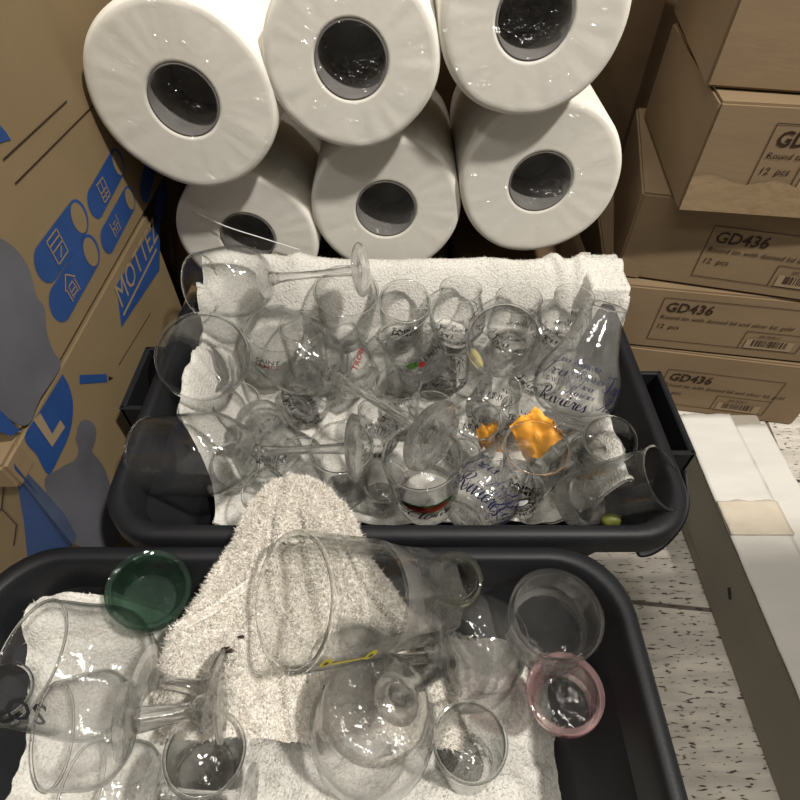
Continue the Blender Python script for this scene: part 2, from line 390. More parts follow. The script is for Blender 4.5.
# ------------------------------------------------------------------ right cartons
cart = [  # left-front corner x,y ; yaw ; width ; depth ; z0,z1 ; label dict
    dict(x=.262, y=.585, yaw=10, w=.340, z0=0, z1=.1195, lab='labelled carton at the bottom of the stack, standing on the planks', rect=((590, 362), (787, 380), (760, 412), (560, 392)), gx=(628, 374), small=True),
    dict(x=.268, y=.584, yaw=9, w=.340, z0=.1215, z1=.222, lab='second labelled carton from the floor, with a small barcode label at its right', rect=((667, 295), (823, 315), (793, 357), (648, 334)), gx=(669, 306), small=False),
    dict(x=.280, y=.600, yaw=14, w=.345, z0=.224, z1=.338, lab='third labelled carton from the floor, twisted a little in the stack', rect=((718, 222), (860, 247), (838, 299), (692, 271)), gx=(719, 238), small=False),
    dict(x=.305, y=.560, yaw=8, w=.345, z0=.340, z1=.452, lab='labelled carton with wide shiny tape along its lower edge, second from top', rect=((780, 121), (900, 132), (870, 196), (745, 187)), gx=(780, 137), small=False),
    dict(x=.300, y=.590, yaw=11, w=.345, z0=.454, z1=.566, lab='plain carton lying on top of the right hand stack', rect=None)]
for i, c in enumerate(cart):
    yw = math.radians(c['yaw']); r = Vector((math.cos(yw), -math.sin(yw), 0)); bk = Vector((math.sin(yw), math.cos(yw), 0))
    P = Vector((c['x'], c['y'], c['z0']))
    root = empty('brown_carton', P + r * c['w'] / 2 + bk * .12); tag(root, 'brown ' + c['lab'], 'carton', 'brown cartons stacked on the right')
    bm = box_bm(0, c['w'], 0, .25, 0, c['z1'] - c['z0'], .0025)
    for v in bm.verts:
        q = v.co.copy(); v.co = P + r * q.x + bk * q.y + Vector((0, 0, q.z))
    bm_obj('carton_body', bm, M['card'], root, world=True)
    fc = Face(P, r, root)
    h = c['z1'] - c['z0']
    # packing tape over the bottom corner or flap edge
    if i == 3:
        V = [];n = 24
        for a in range(n + 1):
            for b in range(7):
                u = a / n * (c['w'] - .01) + .002; vv = b / 6 * (.038 - .012 * (a / n) + .004 * math.sin(a * 1.3)) + .001
                V.append(fc.w(u, vv, .0012 + .0018 * abs(noise.noise(Vector((u * 70, vv * 90, 3))))))
        Fq = [[a * 7 + b, (a + 1) * 7 + b, (a + 1) * 7 + b + 1, a * 7 + b + 1] for a in range(n) for b in range(6)]
        t_ = simple('shiny_brown_tape', (.27, .195, .115), .22, .6, bump=(60, .6, .003)); mesh_obj('packing_tape', V, Fq, t_, root, world=True)
    elif i in (1, 2):
        fc.poly('packing_tape', [(.002, 0.001), (.03, .001), (.026, .022), (.002, .03)], simple('brown_tape', (.22, .155, .09), .35, .5), .001, px=False)
    if c['rect']:
        rc = [Vector(fc.px(*p)) for p in c['rect']]
        x0 = sum((rc[0].x, rc[3].x)) / 2; x1 = (rc[1].x + rc[2].x) / 2; z1 = (rc[0].y + rc[1].y) / 2; z0 = (rc[2].y + rc[3].y) / 2
        x1 = min(x1, c['w'] - .008); z1 = min(z1, h - .006); z0 = max(z0, .006)
        if i == 0: x0, x1 = .13, .29
        bx = x1 - .075
        fc.lines('label_frame', [((x0, z0), (x1, z0)), ((x1, z0), (x1, z1)), ((x1, z1), (x0, z1)), ((x0, z1), (x0, z0)), ((bx, z0), (bx, z0 + (z1 - z0) * .42)), ((bx, z0 + (z1 - z0) * .42), (x1, z0 + (z1 - z0) * .42))], .0009, M['brown_ink'])
        fc.text('code_lettering', 'GD436', (x0 + .006, z1 - .021), .021, M['brown_ink'], bold=.018, px=False, shear=.08, xs=.95)
        fc.text('contents_lettering', 'Round tin with domed lid and silver lid, gold', (x0 + .004, z1 - .034), .0094, M['brown_ink'], px=False, shear=.12)
        fc.text('quantity_lettering', '12  pcs', (x0 + .004, z1 - .050), .0105, M['brown_ink'], px=False, shear=.12, bold=.004)
        px0, pz0, ph = bx + .006, z0 + .0015, (z1 - z0) * .42 - .004
        fc.poly('barcode_patch', [(px0, pz0), (px0 + .06, pz0), (px0 + .06, pz0 + ph * .62), (px0, pz0 + ph * .62)], M['label_tan'], .0011, px=False)
        sg = []; xx = px0 + .008; random.seed(i)
        while xx < px0 + .052:
            sg.append(((xx, pz0 + .004), (xx, pz0 + ph * .6))); xx += random.choice((.0016, .0022, .003))
        fc.lines('barcode_bars', sg, .0011, M['brown_ink'], .0014)
        fc.text('order_lettering', 'SM 750517', (px0 + .012, pz0 + ph * .74), .006, M['brown_ink'], px=False)

# cartons behind the rolls
b1 = empty('brown_carton', (.05, .86, 0)); tag(b1, 'low dull brown carton with no lettering, holding up the paper rolls', 'carton')
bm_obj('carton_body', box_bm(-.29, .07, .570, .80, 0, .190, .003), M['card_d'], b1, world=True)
fb = Face((-.29, .565, 0), (1, 0, 0), b1)
b3 = empty('brown_carton', (.195, .75, 0)); tag(b3, 'dull carton with black lettering peeping out between paper roll and towel', 'carton')
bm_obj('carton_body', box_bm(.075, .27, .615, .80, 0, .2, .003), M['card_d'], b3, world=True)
fb3 = Face((.075, .615, 0), (1, 0, 0), b3)
fb3.text('stencil_lettering', 'LPOP', (507, 276), .018, M['brown_ink'], bold=.01, rot=.45)
b2 = empty('brown_carton', (.42, 1.1, 0)); tag(b2, 'tall shadowed carton behind the paper rolls and the stack', 'carton')
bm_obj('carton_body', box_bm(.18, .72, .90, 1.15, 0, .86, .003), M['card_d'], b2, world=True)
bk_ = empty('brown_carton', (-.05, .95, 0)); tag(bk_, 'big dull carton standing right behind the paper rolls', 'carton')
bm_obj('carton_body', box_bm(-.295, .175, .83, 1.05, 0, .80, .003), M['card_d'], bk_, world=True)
bm_obj('flap', box_bm(.19, .35, .872, .888, 0, .78, .002), M['card_d'], b2, world=True)

# ------------------------------------------------------------------ white carton on the floor, right
wb = empty('white_carton', (.42, .25, 0)); tag(wb, 'long white carton with shade painted on its side, tape across, lying on the planks', 'carton')
bm_obj('carton_body', box_bm(.370, .475, -.05, .470, 0, .0945, .002), M['shaded_side'], wb, world=True)


def crumple(name, x0, x1, y0, y1, z, m, amp=.0012, seed=0, nx=14, ny=60, edge=.0):
    V = [];
    for j in range(ny + 1):
        for i in range(nx + 1):
            x = x0 + (x1 - x0) * i / nx; y = y0 + (y1 - y0) * j / ny
            if j == ny: y += edge * noise.noise(Vector((x * 60, seed, 0)))
            if i == nx: x += edge * .6 * noise.noise(Vector((y * 25, seed, 4)))
            V.append((x, y, z + amp * (1 + noise.noise(Vector((x * 18 + seed, y * 60, 0))) + .5 * noise.noise(Vector((x * 50, y * 22 + seed, 3))))))
    n = len(V); V += [(a, b, c - .0022) for a, b, c in V]; q = nx + 1
    Fq = [[j * q + i, j * q + i + 1, (j + 1) * q + i + 1, (j + 1) * q + i] for j in range(ny) for i in range(nx)]
    Fq += [[n + k for k in f[::-1]] for f in Fq]
    bd = [i for i in range(q)] + [j * q + nx for j in range(1, ny + 1)] + [ny * q + i for i in range(nx - 1, -1, -1)] + [j * q for j in range(ny - 1, 0, -1)]
    for a, b in zip(bd, bd[1:] + bd[:1]): Fq.append([a, n + a, n + b, b])
    return mesh_obj(name, V, Fq, m, wb, world=True)


crumple('top_flap', .369, .437, -.05, .468, .0965, M['white_card'], .001, 1, edge=.004)
crumple('side_flap', .438, .478, -.05, .452, .0955, M['white_card'], .0007, 5, edge=.003)
crumple('packing_tape', .3685, .4385, .292, .335, .0992, simple('clear_cream_tape', (.52, .46, .37), .25, .6, bump=(50, .6, .003), var=.05), .0013, 9, ny=24, edge=.004)
fw = Face((.370, .470, 0), (0, -1, 0), wb)
fw.poly('ink_mark', [(728, 588), (731, 587), (732, 600), (729, 599)], M['ink_black'], .0006)
fw.lines('side_crease', [((665, 470), (700, 560))], .0008, M['card_d'], px=True)
tf = Face((.369, 0, .0995), (1, 0, 0), wb, up=(0, 1, 0))
tf.lines('cut_slit', [((.383, .447), (.389, .459)), ((.397, .449), (.403, .461))], .0016, M['brown_ink'], .0006) if False else None

cb = empty('brown_carton', (-.4, .72, 0)); tag(cb, 'dull carton behind the blue printed pair, left of the paper rolls', 'carton')
bm_obj('carton_body', box_bm(-.52, -.300, .705, .90, 0, .52, .003), M['card_d'], cb, world=True)
shade_carton = empty('brown_carton', (.65, -.17, 0)); tag(shade_carton, 'tall plain carton added out of view at the near right to cast a shadow', 'carton')
bm_obj('carton_body', box_bm(.475, .83, -.40, .06, 0, .90, .003), M['card'], shade_carton, world=True)  # unseen carton, added to throw a shadow over the lower right

# ------------------------------------------------------------------ bins
def rrect(x0, x1, y0, y1, r, d, n=9):
    x0 += d; x1 -= d; y0 += d; y1 -= d; r = max(r - d * .6, .008); P = []
    for cx, cyy, a0 in ((x1 - r, y1 - r, 0), (x0 + r, y1 - r, 90), (x0 + r, y0 + r, 180), (x1 - r, y0 + r, 270)):
        for i in range(n):
            a = math.radians(a0 + 90 * i / (n - 1)); P.append((cx + r * math.cos(a), cyy + r * math.sin(a)))
    return P


def make_bin(x0, x1, y0, y1, label, H=.25):
    root = empty('storage_bin', ((x0 + x1) / 2, (y0 + y1) / 2, 0)); tag(root, label, 'bin')
    prof = [(.070, .001), (.068, .004), (.022, H - .035), (.0155, H - .031), (.0155, H - .026), (.003, H - .026), (0, H - .022), (0.001, H - .004), (.004, H), (.0125, H + .0005), (.0145, H - .002), (.0165, H - .008), (.019, H - .02), (.026, H - .06), (.068, .018), (.075, .012), (.09, .010)]
    loops = [[(px_, py_, z) for px_, py_ in rrect(x0, x1, y0, y1, .055, d)] for d, z in prof]
    V = [p for l in loops for p in l]; n = len(loops[0]); Fq = []
    for k in range(len(loops) - 1):
        for i in range(n):
            Fq.append([k * n + i, k * n + (i + 1) % n, (k + 1) * n + (i + 1) % n, (k + 1) * n + i])
    Fq.append(list(range(n))[::-1]); Fq.append([(len(loops) - 1) * n + i for i in range(n)])
    mesh_obj('bin_body', V, [f for f in Fq], M['plastic'], root, world=True)
    return root


BX0, BX1, BY0, BY1 = -.256, .252, .2095, .552
bb = make_bin(BX0, BX1, BY0, BY1, 'black plastic bin behind, filled with lettered glasses on white towelling')
fbn = make_bin(-.325, .178, -.125, .2065, 'black plastic bin nearest the camera, holding jars and large goblets')
for sx, xe, ya, yb in ((-1, BX0, .355, .445), (1, BX1, .300, .408)):
    bm = bmesh.new(); o = xe + sx * .024; a, b = sorted((o, o - sx * .006))
    box_bm(a, b, ya, yb, .195, .2425, .0015, 1, bm)
    for yy in (ya, yb - .005):
        a, b = sorted((xe - sx * .002, o - sx * .001)); box_bm(a, b, yy, yy + .005, .195, .2425, .0012, 1, bm)
    a, b = sorted((xe - sx * .002, o - sx * .001)); box_bm(a, b, ya + .002, yb - .002, .193, .197, .001, 1, bm)
    bm_obj('handle', bm, M['plastic'], bb, world=True)


def strip(name, pts, wd, th, m, parent=None, up=(0, 0, 1)):
    """flat bent bar along points, widest in the middle"""
    V, Fq = [], []; n = len(pts)
    for i, p in enumerate(pts):
        p = Vector(p); t = (Vector(pts[min(i + 1, n - 1)]) - Vector(pts[max(i - 1, 0)])).normalized(); s = t.cross(Vector(up)).normalized(); u = s.cross(t).normalized()
        wd_ = wd[i] if isinstance(wd, (list, tuple)) else wd
        for a in range(8):
            an = a * math.pi / 4; V.append(p + u * math.cos(an) * wd_ / 2 + s * math.sin(an) * th / 2)
    for i in range(n - 1):
        for a in range(8): Fq.append([i * 8 + a, i * 8 + (a + 1) % 8, (i + 1) * 8 + (a + 1) % 8, (i + 1) * 8 + a])
    Fq.append(list(range(8))[::-1]); Fq.append([(n - 1) * 8 + a for a in range(8)])
    return mesh_obj(name, V, Fq, m, parent, world=True)




sp = smooth_path([at(684, 470, .228), at(684, 498, .215), at(677, 520, .205), at(662, 538, .195), at(648, 548, .19), at(636, 552, .188)])
strip('latch_strap', sp, [.006 + .008 * math.sin(math.pi * i / (len(sp) - 1)) ** .5 + .004 * (i / len(sp)) for i in range(len(sp))], .004, M['plastic'], bb, up=(0, 1, 0))


# ------------------------------------------------------------------ towels
def grid_obj(name, fn, nu, nv, m, tufts=0, tl=.003, tw=.0006, seed=1, keep=None, thick=.004, amp=.0008):
    P = np.zeros((nu + 1, nv + 1, 3))
    for i in range(nu + 1):
        for j in range(nv + 1): P[i, j] = fn(i / nu, j / nv)
    du = np.gradient(P, axis=0); dv = np.gradient(P, axis=1); Nn = np.cross(du, dv); Nn /= (np.linalg.norm(Nn, axis=2, keepdims=True) + 1e-12)
    if Nn[..., 2].mean() < 0: Nn = -Nn
    rng = np.random.default_rng(seed)
    P2 = P + Nn * (rng.random((nu + 1, nv + 1, 1)) * amp)
    V = P2.reshape(-1, 3).tolist(); q = nv + 1; n = len(V)
    V += (P - Nn * thick).reshape(-1, 3).tolist()
    idx = lambda i, j: i * q + j
    Fq = []
    for i in range(nu):
        for j in range(nv): Fq.append([idx(i, j), idx(i + 1, j), idx(i + 1, j + 1), idx(i, j + 1)])
    Fq += [[n + k for k in f[::-1]] for f in Fq]
    bd = [idx(i, 0) for i in range(nu + 1)] + [idx(nu, j) for j in range(1, nv + 1)] + [idx(i, nv) for i in range(nu - 1, -1, -1)] + [idx(0, j) for j in range(nv - 1, 0, -1)]
    for a, b in zip(bd, bd[1:] + bd[:1]): Fq.append([b, n + b, n + a, a])
    if tufts:
        U = rng.random(tufts) * (nu - 1e-3); W = rng.random(tufts) * (nv - 1e-3)
        for u, v_ in zip(U, W):
            i, j = int(u), int(v_); a, b = u - i, v_ - j
            p = P[i, j] * (1 - a) * (1 - b) + P[i + 1, j] * a * (1 - b) + P[i, j + 1] * (1 - a) * b + P[i + 1, j + 1] * a * b
            if keep and not keep(p): continue
            nn = Nn[i, j] + rng.normal(0, .55, 3); nn /= np.linalg.norm(nn)
            s = np.cross(nn, rng.normal(0, 1, 3)); s /= np.linalg.norm(s) + 1e-9
            l = tl * (.5 + rng.random()); bend = rng.normal(0, .4, 3) * l
            k = len(V)
            V += [(p - s * tw).tolist(), (p + s * tw).tolist(), (p + nn * l * .6 + s * tw * 1.1).tolist(), (p + nn * l * .6 - s * tw * 1.1).tolist(), (p + nn * l * .9 + bend).tolist()]
            Fq += [[k, k + 1, k + 2, k + 3], [k + 3, k + 2, k + 4]]
    return mesh_obj(name, V, Fq, m)


def fbm(x, y, s=0):
    return noise.noise(Vector((x, y, s))) + .5 * noise.noise(Vector((x * 2.1, y * 2.1, s + 7))) + .25 * noise.noise(Vector((x * 4.3, y * 4.3, s + 3)))


def ss(a, b, x):
    t = max(0, min(1, (x - a) / (b - a))); return t * t * (3 - 2 * t)


def back_towel(u, v):
    # u across, v from the front of the bin to over the back rim
    vv = v
    if vv < .72:
        y = .288 + (.515 - .288) * vv / .72; t = vv / .72
        z = .135 + .02 * fbm(u * 6, vv * 6, 1) + .075 * ss(.86, 1, t)
        if t > .9: z += 0
    elif vv < .86:
        t = (vv - .72) / .14; y = .515 + .04 * t; z = .205 + .072 * math.sin(t * math.pi / 2) + .004 * fbm(u * 9, 2, 2)
    else:
        t = (vv - .86) / .14; y = .555 + .022 * math.sin(t * math.pi / 2); z = .277 - .07 * t * t + .003 * fbm(u * 9, 5, 2)
    hw = .185 + .058 * ss(.1, .7, vv)
    x0 = -.198 - .032 * ss(.08, .28, vv); x1 = .222 + .041 * ss(.3, .7, vv)
    x = x0 + (x1 - x0) * u
    z += .095 * (1 - ss(0, .09, u)) * (1 - ss(.65, .8, vv)) * ss(.02, .22, vv) + .075 * ss(.88, 1, u) * (1 - ss(.65, .8, vv))
    if vv > .7: z += .010 * (1 - ss(0, .35, u)) + .004 * noise.noise(Vector((u * 14, 0, 0)))
    y += .004 * noise.noise(Vector((u * 10, vv * 3, 9)))
    if vv > .55: z = max(z, .270 * ss(.19, .222, x) * ss(.64, .71, vv))
    # folded ridges
    if vv > .5: z += .006 * ss(.0, 1, math.exp(-((u - .80 - .3 * (1 - vv)) / .014) ** 2)) + .005 * math.exp(-((u - .90) / .012) ** 2) + .006 * math.exp(-((u - .22) / .02) ** 2)
    return (x, y, z)


t1 = grid_obj('towel', back_towel, 260, 200, M['towel'], 45000, .0015, .0003, keep=lambda p: p[1] > .3)
tag(t1, 'white terry towel lining the rear bin and hanging over its back rim', 'towel')


def front_floor(u, v):
    x = -.292 + .430 * u; y = -.07 + .245 * v
    z = .140 + .018 * fbm(u * 5, v * 5, 4) + .02 * (1 - ss(0, .15, u)) - .03 * ss(.85, 1, u) + .065 * ss(.62, .95, v) * (1 - ss(.14, .30, u))
    return (x, y, z)


t2 = grid_obj('towel', front_floor, 200, 150, M['towel'], 40000, .002, .0003, seed=4)
tag(t2, 'crumpled white towel spread under the jars in the near bin', 'towel')

# heaped beige towel: outline in rows from its peak on the rear bin's rim down into the near bin
rows = [((272, 482, .262), (308, 479, .262)), ((255, 493, .270), (336, 489, .268)), ((242, 510, .274), (352, 508, .268)), ((232, 527, .272), (362, 528, .262)), ((222, 546, .268), (376, 548, .255)), ((206, 566, .262), (388, 572, .245)),
        ((190, 590, .255), (410, 600, .225)), ((172, 615, .247), (440, 630, .205)), ((156, 640, .238), (455, 655, .190)), ((140, 668, .222), (470, 685, .180)), ((150, 700, .205), (470, 715, .170)), ((150, 740, .190), (470, 750, .160))]
RW = [(at(*a), at(*b)) for a, b in rows]


def front_heap(u, v):
    k = v * (len(RW) - 1); i = min(int(k), len(RW) - 2); t = k - i
    L_ = RW[i][0].lerp(RW[i + 1][0], t); R_ = RW[i][1].lerp(RW[i + 1][1], t); p = L_.lerp(R_, u)
    wdt = (R_ - L_).length
    arch = math.sin(math.pi * u) ** .6 * .03 * min(1, wdt / .15)
    z = p.z + arch * .55 + .008 * fbm(u * 4, v * 5, 8) - .022 * (1 - ss(0, .08, u)) - .022 * ss(.92, 1, u)
    # creases running down from the peak
    for c0, sl, dp, wd in ((.30, .12, .010, .022), (.55, -.05, .012, .03), (.78, .05, .009, .02)):
        z -= dp * math.exp(-((u - c0 - sl * v) / wd) ** 2) * ss(.12, .3, v)
    z += .008 * math.exp(-((u - .40 + .25 * (v - .4)) / .05) ** 2)
    if v < .74:
        uc = .02 + .30 * (max(0, .72 - v) / .26) ** 1.15
        z += .005 * math.exp(-((u - uc - .022) / .02) ** 2) - .007 * math.exp(-((u - uc) / .010) ** 2) if v > .30 else 0
    return (p.x + .003 * noise.noise(Vector((u * 4, v * 12, 2))), p.y, z)


t3 = grid_obj('towel', front_heap, 190, 230, M['towel2'], 75000, .0026, .00032, seed=9, thick=.006)
tag(t3, 'heaped beige terry towel draped from the rear bin rim into the near bin', 'towel')
for k, (u, v) in enumerate([(.26, .775), (.30, .745), (.05, .80)]):
    p = Vector(front_heap(u, v)) + Vector((0, 0, .003))
    bm = bmesh.new(); bmesh.ops.create_icosphere(bm, subdivisions=2, radius=.0034 if k == 0 else .0017)
    for q in bm.verts: q.co = p + Vector((q.co.x * 1.6, q.co.y * .7, q.co.z * .5)) * (1 + .3 * noise.noise(q.co * 900))
    bm_obj('dark_stain', bm, M['brown_ink'], t3, True)


# ------------------------------------------------------------------ paper rolls
def roll_obj(c, R, rc, label, L=.2, seed=0):
    root = empty('paper_roll', (c[0], c[1] + L / 2, c[2] - R)); tag(root, label, 'paper roll', 'wrapped white paper rolls stacked behind the bins')
    n = 96
    def ring(r, y, wob=0):
        out = []
        for i in range(n):
            a = 2 * math.pi * i / n; rr = r + wob * r * noise.noise(Vector((math.cos(a) * 1.3, math.sin(a) * 1.3, seed * 3.1)))
            out.append((c[0] + rr * math.cos(a), y, c[2] + rr * math.sin(a)))
        return out
    def skin(rs, close=False):
        V = [p for r in rs for p in r]; Fq = []
        m = len(rs); rng_ = range(m) if close else range(m - 1)
        for k in rng_:
            for i in range(n): Fq.append([k * n + i, k * n + (i + 1) % n, ((k + 1) % m) * n + (i + 1) % n, ((k + 1) % m) * n + i])
        return V, Fq
    y0, y1 = c[1], c[1] + L; W = .03
    rings = [ring(rc, y0 + .002), ring(rc + .002, y0)]
    for k in range(1, 12):
        r = rc + (R - .006 - rc) * k / 12; rings.append([(p[0], p[1] + .0011 * (k / 12) * noise.noise(Vector((math.cos(2 * math.pi * i / n) * 7, math.sin(2 * math.pi * i / n) * 7, seed + k * .05))), p[2]) for i, p in enumerate(ring(r, y0, W * k / 12))])
    rings += [ring(R - .006, y0, W), ring(R - .002, y0 + .002, W), ring(R, y0 + .007, W), ring(R, y1 - .007, W), ring(R - .006, y1, W), ring(rc, y1)]
    V, Fq = skin(rings, True); mesh_obj('paper', V, Fq, M['paper_roll'], root, world=True)
    V, Fq = skin([ring(rc - .0002, y0 + .001), ring(rc - .0002, y1 - .002), ring(rc - .002, y1 - .002), ring(rc - .002, y0 + .001)], True)
    mesh_obj('core_tube', V, Fq, M['core'], root, world=True)
    # backing film in the far end and wrinkled clear film over the near end
    rr = [[(c[0] + rc * q * math.cos(2 * math.pi * i / n), y0 + .075, c[2] + rc * q * math.sin(2 * math.pi * i / n)) for i in range(n)] for q in (.98, .02)]
    V, Fq = skin(rr); mesh_obj('core_plug', V, Fq, M['core'], root, world=True)
    rr = []
    for k in range(9):
        q = max(.01, k / 8); rr.append([(c[0] + (R - .004) * q * (1 + (W * noise.noise(Vector((math.cos(2 * math.pi * i / n) * 1.3, math.sin(2 * math.pi * i / n) * 1.3, seed * 3.1))))) * math.cos(2 * math.pi * i / n),
                    y0 - .0022 + (.007 * (1 - (q * R / rc) ** 2) if q * R < rc else 0) + .0012 * noise.noise(Vector((math.cos(2 * math.pi * i / n) * 5, math.sin(2 * math.pi * i / n) * 5, seed + k * .25))), c[2] + (R - .004) * q * (1 + W * noise.noise(Vector((math.cos(2 * math.pi * i / n) * 1.3, math.sin(2 * math.pi * i / n) * 1.3, seed * 3.1)))) * math.sin(2 * math.pi * i / n)) for i in range(n)])
    V, Fq = skin(rr); mesh_obj('film_wrap', V, Fq, M['film'], root, world=True)
    return root


roll_obj((-.0165, .598, .317), .0890, .0355, 'white paper roll in the middle of the lower row, open core facing out', seed=1)
roll_obj((.157, .590, .355), .0900, .0350, 'white paper roll at the right end of the lower row, above the cartons', seed=2)
roll_obj((-.188, .600, .278), .0865, .0335, 'white paper roll at the left of the lower row, partly behind the fallen goblet', seed=3)
roll_obj((-.205, .557, .453), .088, .033, 'white paper roll on the upper row beside the blue printed carton', seed=4)
roll_obj((-.044, .557, .487), .0800, .033, 'white paper roll on the upper row, above the middle lower roll', seed=5)
roll_obj((.115, .557, .520), .082, .033, 'white paper roll on the upper row at the right end', seed=6)


def on_y(px, py, Y):
    d = ray(px, py); return Vector((0, 0, CAMH)) + d * (Y / d.y)


fr_ = [o for o in bpy.data.objects if o.name == 'paper_roll.002'][0]
strip('film_fold', smooth_path([on_y(193, 211, .592), on_y(225, 226, .590), on_y(262, 238, .591), on_y(300, 250, .592)], 4), .0016, .001, M['white_print'], fr_)


# ------------------------------------------------------------------ glassware
def lathe_geo(outer, inner, n=56, mod=None):
    """closed turned shell from an outer and an inner profile, both from the axis at the bottom up to the rim"""
    prof = list(outer) + list(inner)[::-1]
    V, Fq, I = [], [], []
    rings = []
    for r, z in prof:
        if r < 1e-6: rings.append([len(V)]); V.append((0, 0, z))
        else:
            rings.append(list(range(len(V), len(V) + n)))
            for i in range(n):
                a = 2 * math.pi * i / n; rr = r * (mod(a, z) if mod else 1); V.append((rr * math.cos(a), rr * math.sin(a), z))
    for k in range(len(rings) - 1):
        A, B = rings[k], rings[k + 1]
        for i in range(n):
            if len(A) == 1 and len(B) == 1: break
            if len(A) == 1: Fq.append([A[0], B[(i + 1) % n], B[i]])
            elif len(B) == 1: Fq.append([A[i], A[(i + 1) % n], B[0]])
            else: Fq.append([A[i], A[(i + 1) % n], B[(i + 1) % n], B[i]])
    return V, Fq


def dens(pts, k=5):
    P = smooth_path([(a, b, 0) for a, b in pts], k); return [(max(0, p.x), p.y) for p in P]


GL = {'T': (.62, [[(.0, .76), (.08, .94), (.3, .92), (.6, .99), (.85, 1.04)], [(.52, .95), (.42, .5), (.32, .12), (.14, 0), (.0, .1), (.04, .2)]]),
      'R': (.86, [[(.42, .95), (.32, .5), (.22, .1), (.06, 0), (-.04, .12)], [(.06, .66), (.1, .92), (.48, 1.05), (.74, .88), (.62, .6), (.34, .5), (.5, .4), (.62, .12), (.78, 0), (.94, .12)]]),
      'r': (.34, [[(0, .05), (.12, .4), (.16, .47), (.19, .38), (.31, .42), (.26, .2), (.3, .02), (.4, .08)]]),
      'o': (.38, [[(.2, .42), (.05, .3), (.05, .08), (.19, 0), (.33, .15), (.3, .38), (.2, .42), (.3, .35), (.42, .38)]]),
      'i': (.26, [[(0, .1), (.12, .44), (.1, .1), (.18, 0), (.3, .1)], [(.18, .62), (.21, .69)]]),
      's': (.30, [[(0, .08), (.17, .46), (.2, .3), (.24, .1), (.12, 0), (.02, .07)]]),
      'v': (.38, [[(0, .36), (.08, .42), (.12, .1), (.18, 0), (.32, .2), (.32, .42), (.42, .38)]]),
      'e': (.29, [[(.0, .18), (.2, .27), (.22, .41), (.1, .4), (.04, .2), (.12, 0), (.31, .12)]]),
      'è': (.29, [[(.0, .18), (.2, .27), (.22, .41), (.1, .4), (.04, .2), (.12, 0), (.31, .12)], [(.08, .70), (.2, .55)]]),
      'é': (.29, [[(.0, .18), (.2, .27), (.22, .41), (.1, .4), (.04, .2), (.12, 0), (.31, .12)], [(.1, .55), (.24, .70)]]),
      'C': (.62, [[(.7, .8), (.62, 1), (.35, .95), (.08, .5), (.12, .1), (.36, 0), (.62, .15)]]),
      'l': (.25, [[(0, .1), (.2, .7), (.22, .98), (.12, .9), (.08, .2), (.16, 0), (.28, .1)]]),
      'm': (.52, [[(0, .1), (.06, .43), (.04, .02), (.15, .4), (.22, .38), (.2, .02), (.31, .4), (.38, .38), (.36, .08), (.44, 0), (.54, .1)]]),
      'n': (.36, [[(0, .1), (.06, .43), (.04, .02), (.15, .4), (.22, .38), (.2, .08), (.28, 0), (.38, .1)]]),
      't': (.26, [[(0, .1), (.14, .5), (.17, .8), (.1, .1), (.18, 0), (.28, .1)], [(.02, .5), (.27, .54)]]), ' ': (.3, [])}


def script_geo(txt, size):
    """slanted pen-drawn lettering as thin ribbons, centred"""
    V, Fq, x0 = [], [], 0
    for ch in txt:
        adv, strokes = GL[ch]
        for st in strokes:
            P = smooth_path([(a + x0 + b * .36, b, 0) for a, b in st], 4)
            for i, p in enumerate(P):
                d = (P[min(i + 1, len(P) - 1)] - P[max(i - 1, 0)]); d = d.normalized() if d.length > 0 else Vector((1, 0, 0))
                w_ = .018 + .036 * max(0, -d.y) ** 1.5; nn = Vector((-d.y, d.x, 0)) * w_; k = len(V)
                V += [(p.x + nn.x, p.y + nn.y), (p.x - nn.x, p.y - nn.y)]
                if i: Fq.append([k - 2, k - 1, k + 1, k])
        x0 += adv * 1.13
    return [((x - x0 / 2) * size, y * size) for x, y in V], Fq


def orient(A, B):
    z = (B - A).normalized(); x = z.cross(Vector((0, 0, 1)))
    if x.length < 1e-3: x = Vector((1, 0, 0))
    x.normalize(); y = z.cross(x); M4 = Matrix((x, y, z)).transposed().to_4x4(); M4.translation = A; return M4


def shell(name, outer, inner, root, base_z, m1, m2, n=64, mod=None, mat4=None, bead=.0009):
    # rounded bead at the rim
    (r1, z1), (r2, z2) = outer[-1], inner[-1]
    r1 = max(r1, outer[-2][0]) if outer[-1][0] < outer[-2][0] else r1; th = max(.0012, abs(r1 - r2)); L_ = max(z1, z2); c = (r1 + r2) / 2; q = th / 2 + bead * .5
    outer = [p for p in outer if p[1] < L_ - .0022] + [(r1, L_ - .002), (c + q, L_ - .0011), (c + q * .7, L_ - .0003), (c, L_)]
    inner = [p for p in inner if p[1] < L_ - .0022] + [(r1 - th, L_ - .002), (c - q, L_ - .0011), (c - q * .7, L_ - .0003)]
    V, Fq = lathe_geo(outer, inner, n, mod)
    zm = [sum(V[i][2] for i in f) / len(f) for f in Fq]
    idx = [1 if z < base_z else (2 if z > L_ - .0021 else 0) for z in zm]
    o = mesh_obj(name, V, Fq, None, root, mats=[m1, m2, m1 if m1 in (M['green'], M['pink']) else M['solid']], idx=idx)
    o.data.set_sharp_from_angle(angle=math.radians(38))
    if mat4 is not None: o.matrix_world = mat4
    return o


def prof_r(outer, z):
    for (r0, z0), (r1, z1) in zip(outer, outer[1:]):
        if z0 <= z <= z1 and z1 > z0: return r0 + (r1 - r0) * (z - z0) / (z1 - z0)
    return outer[-1][0]


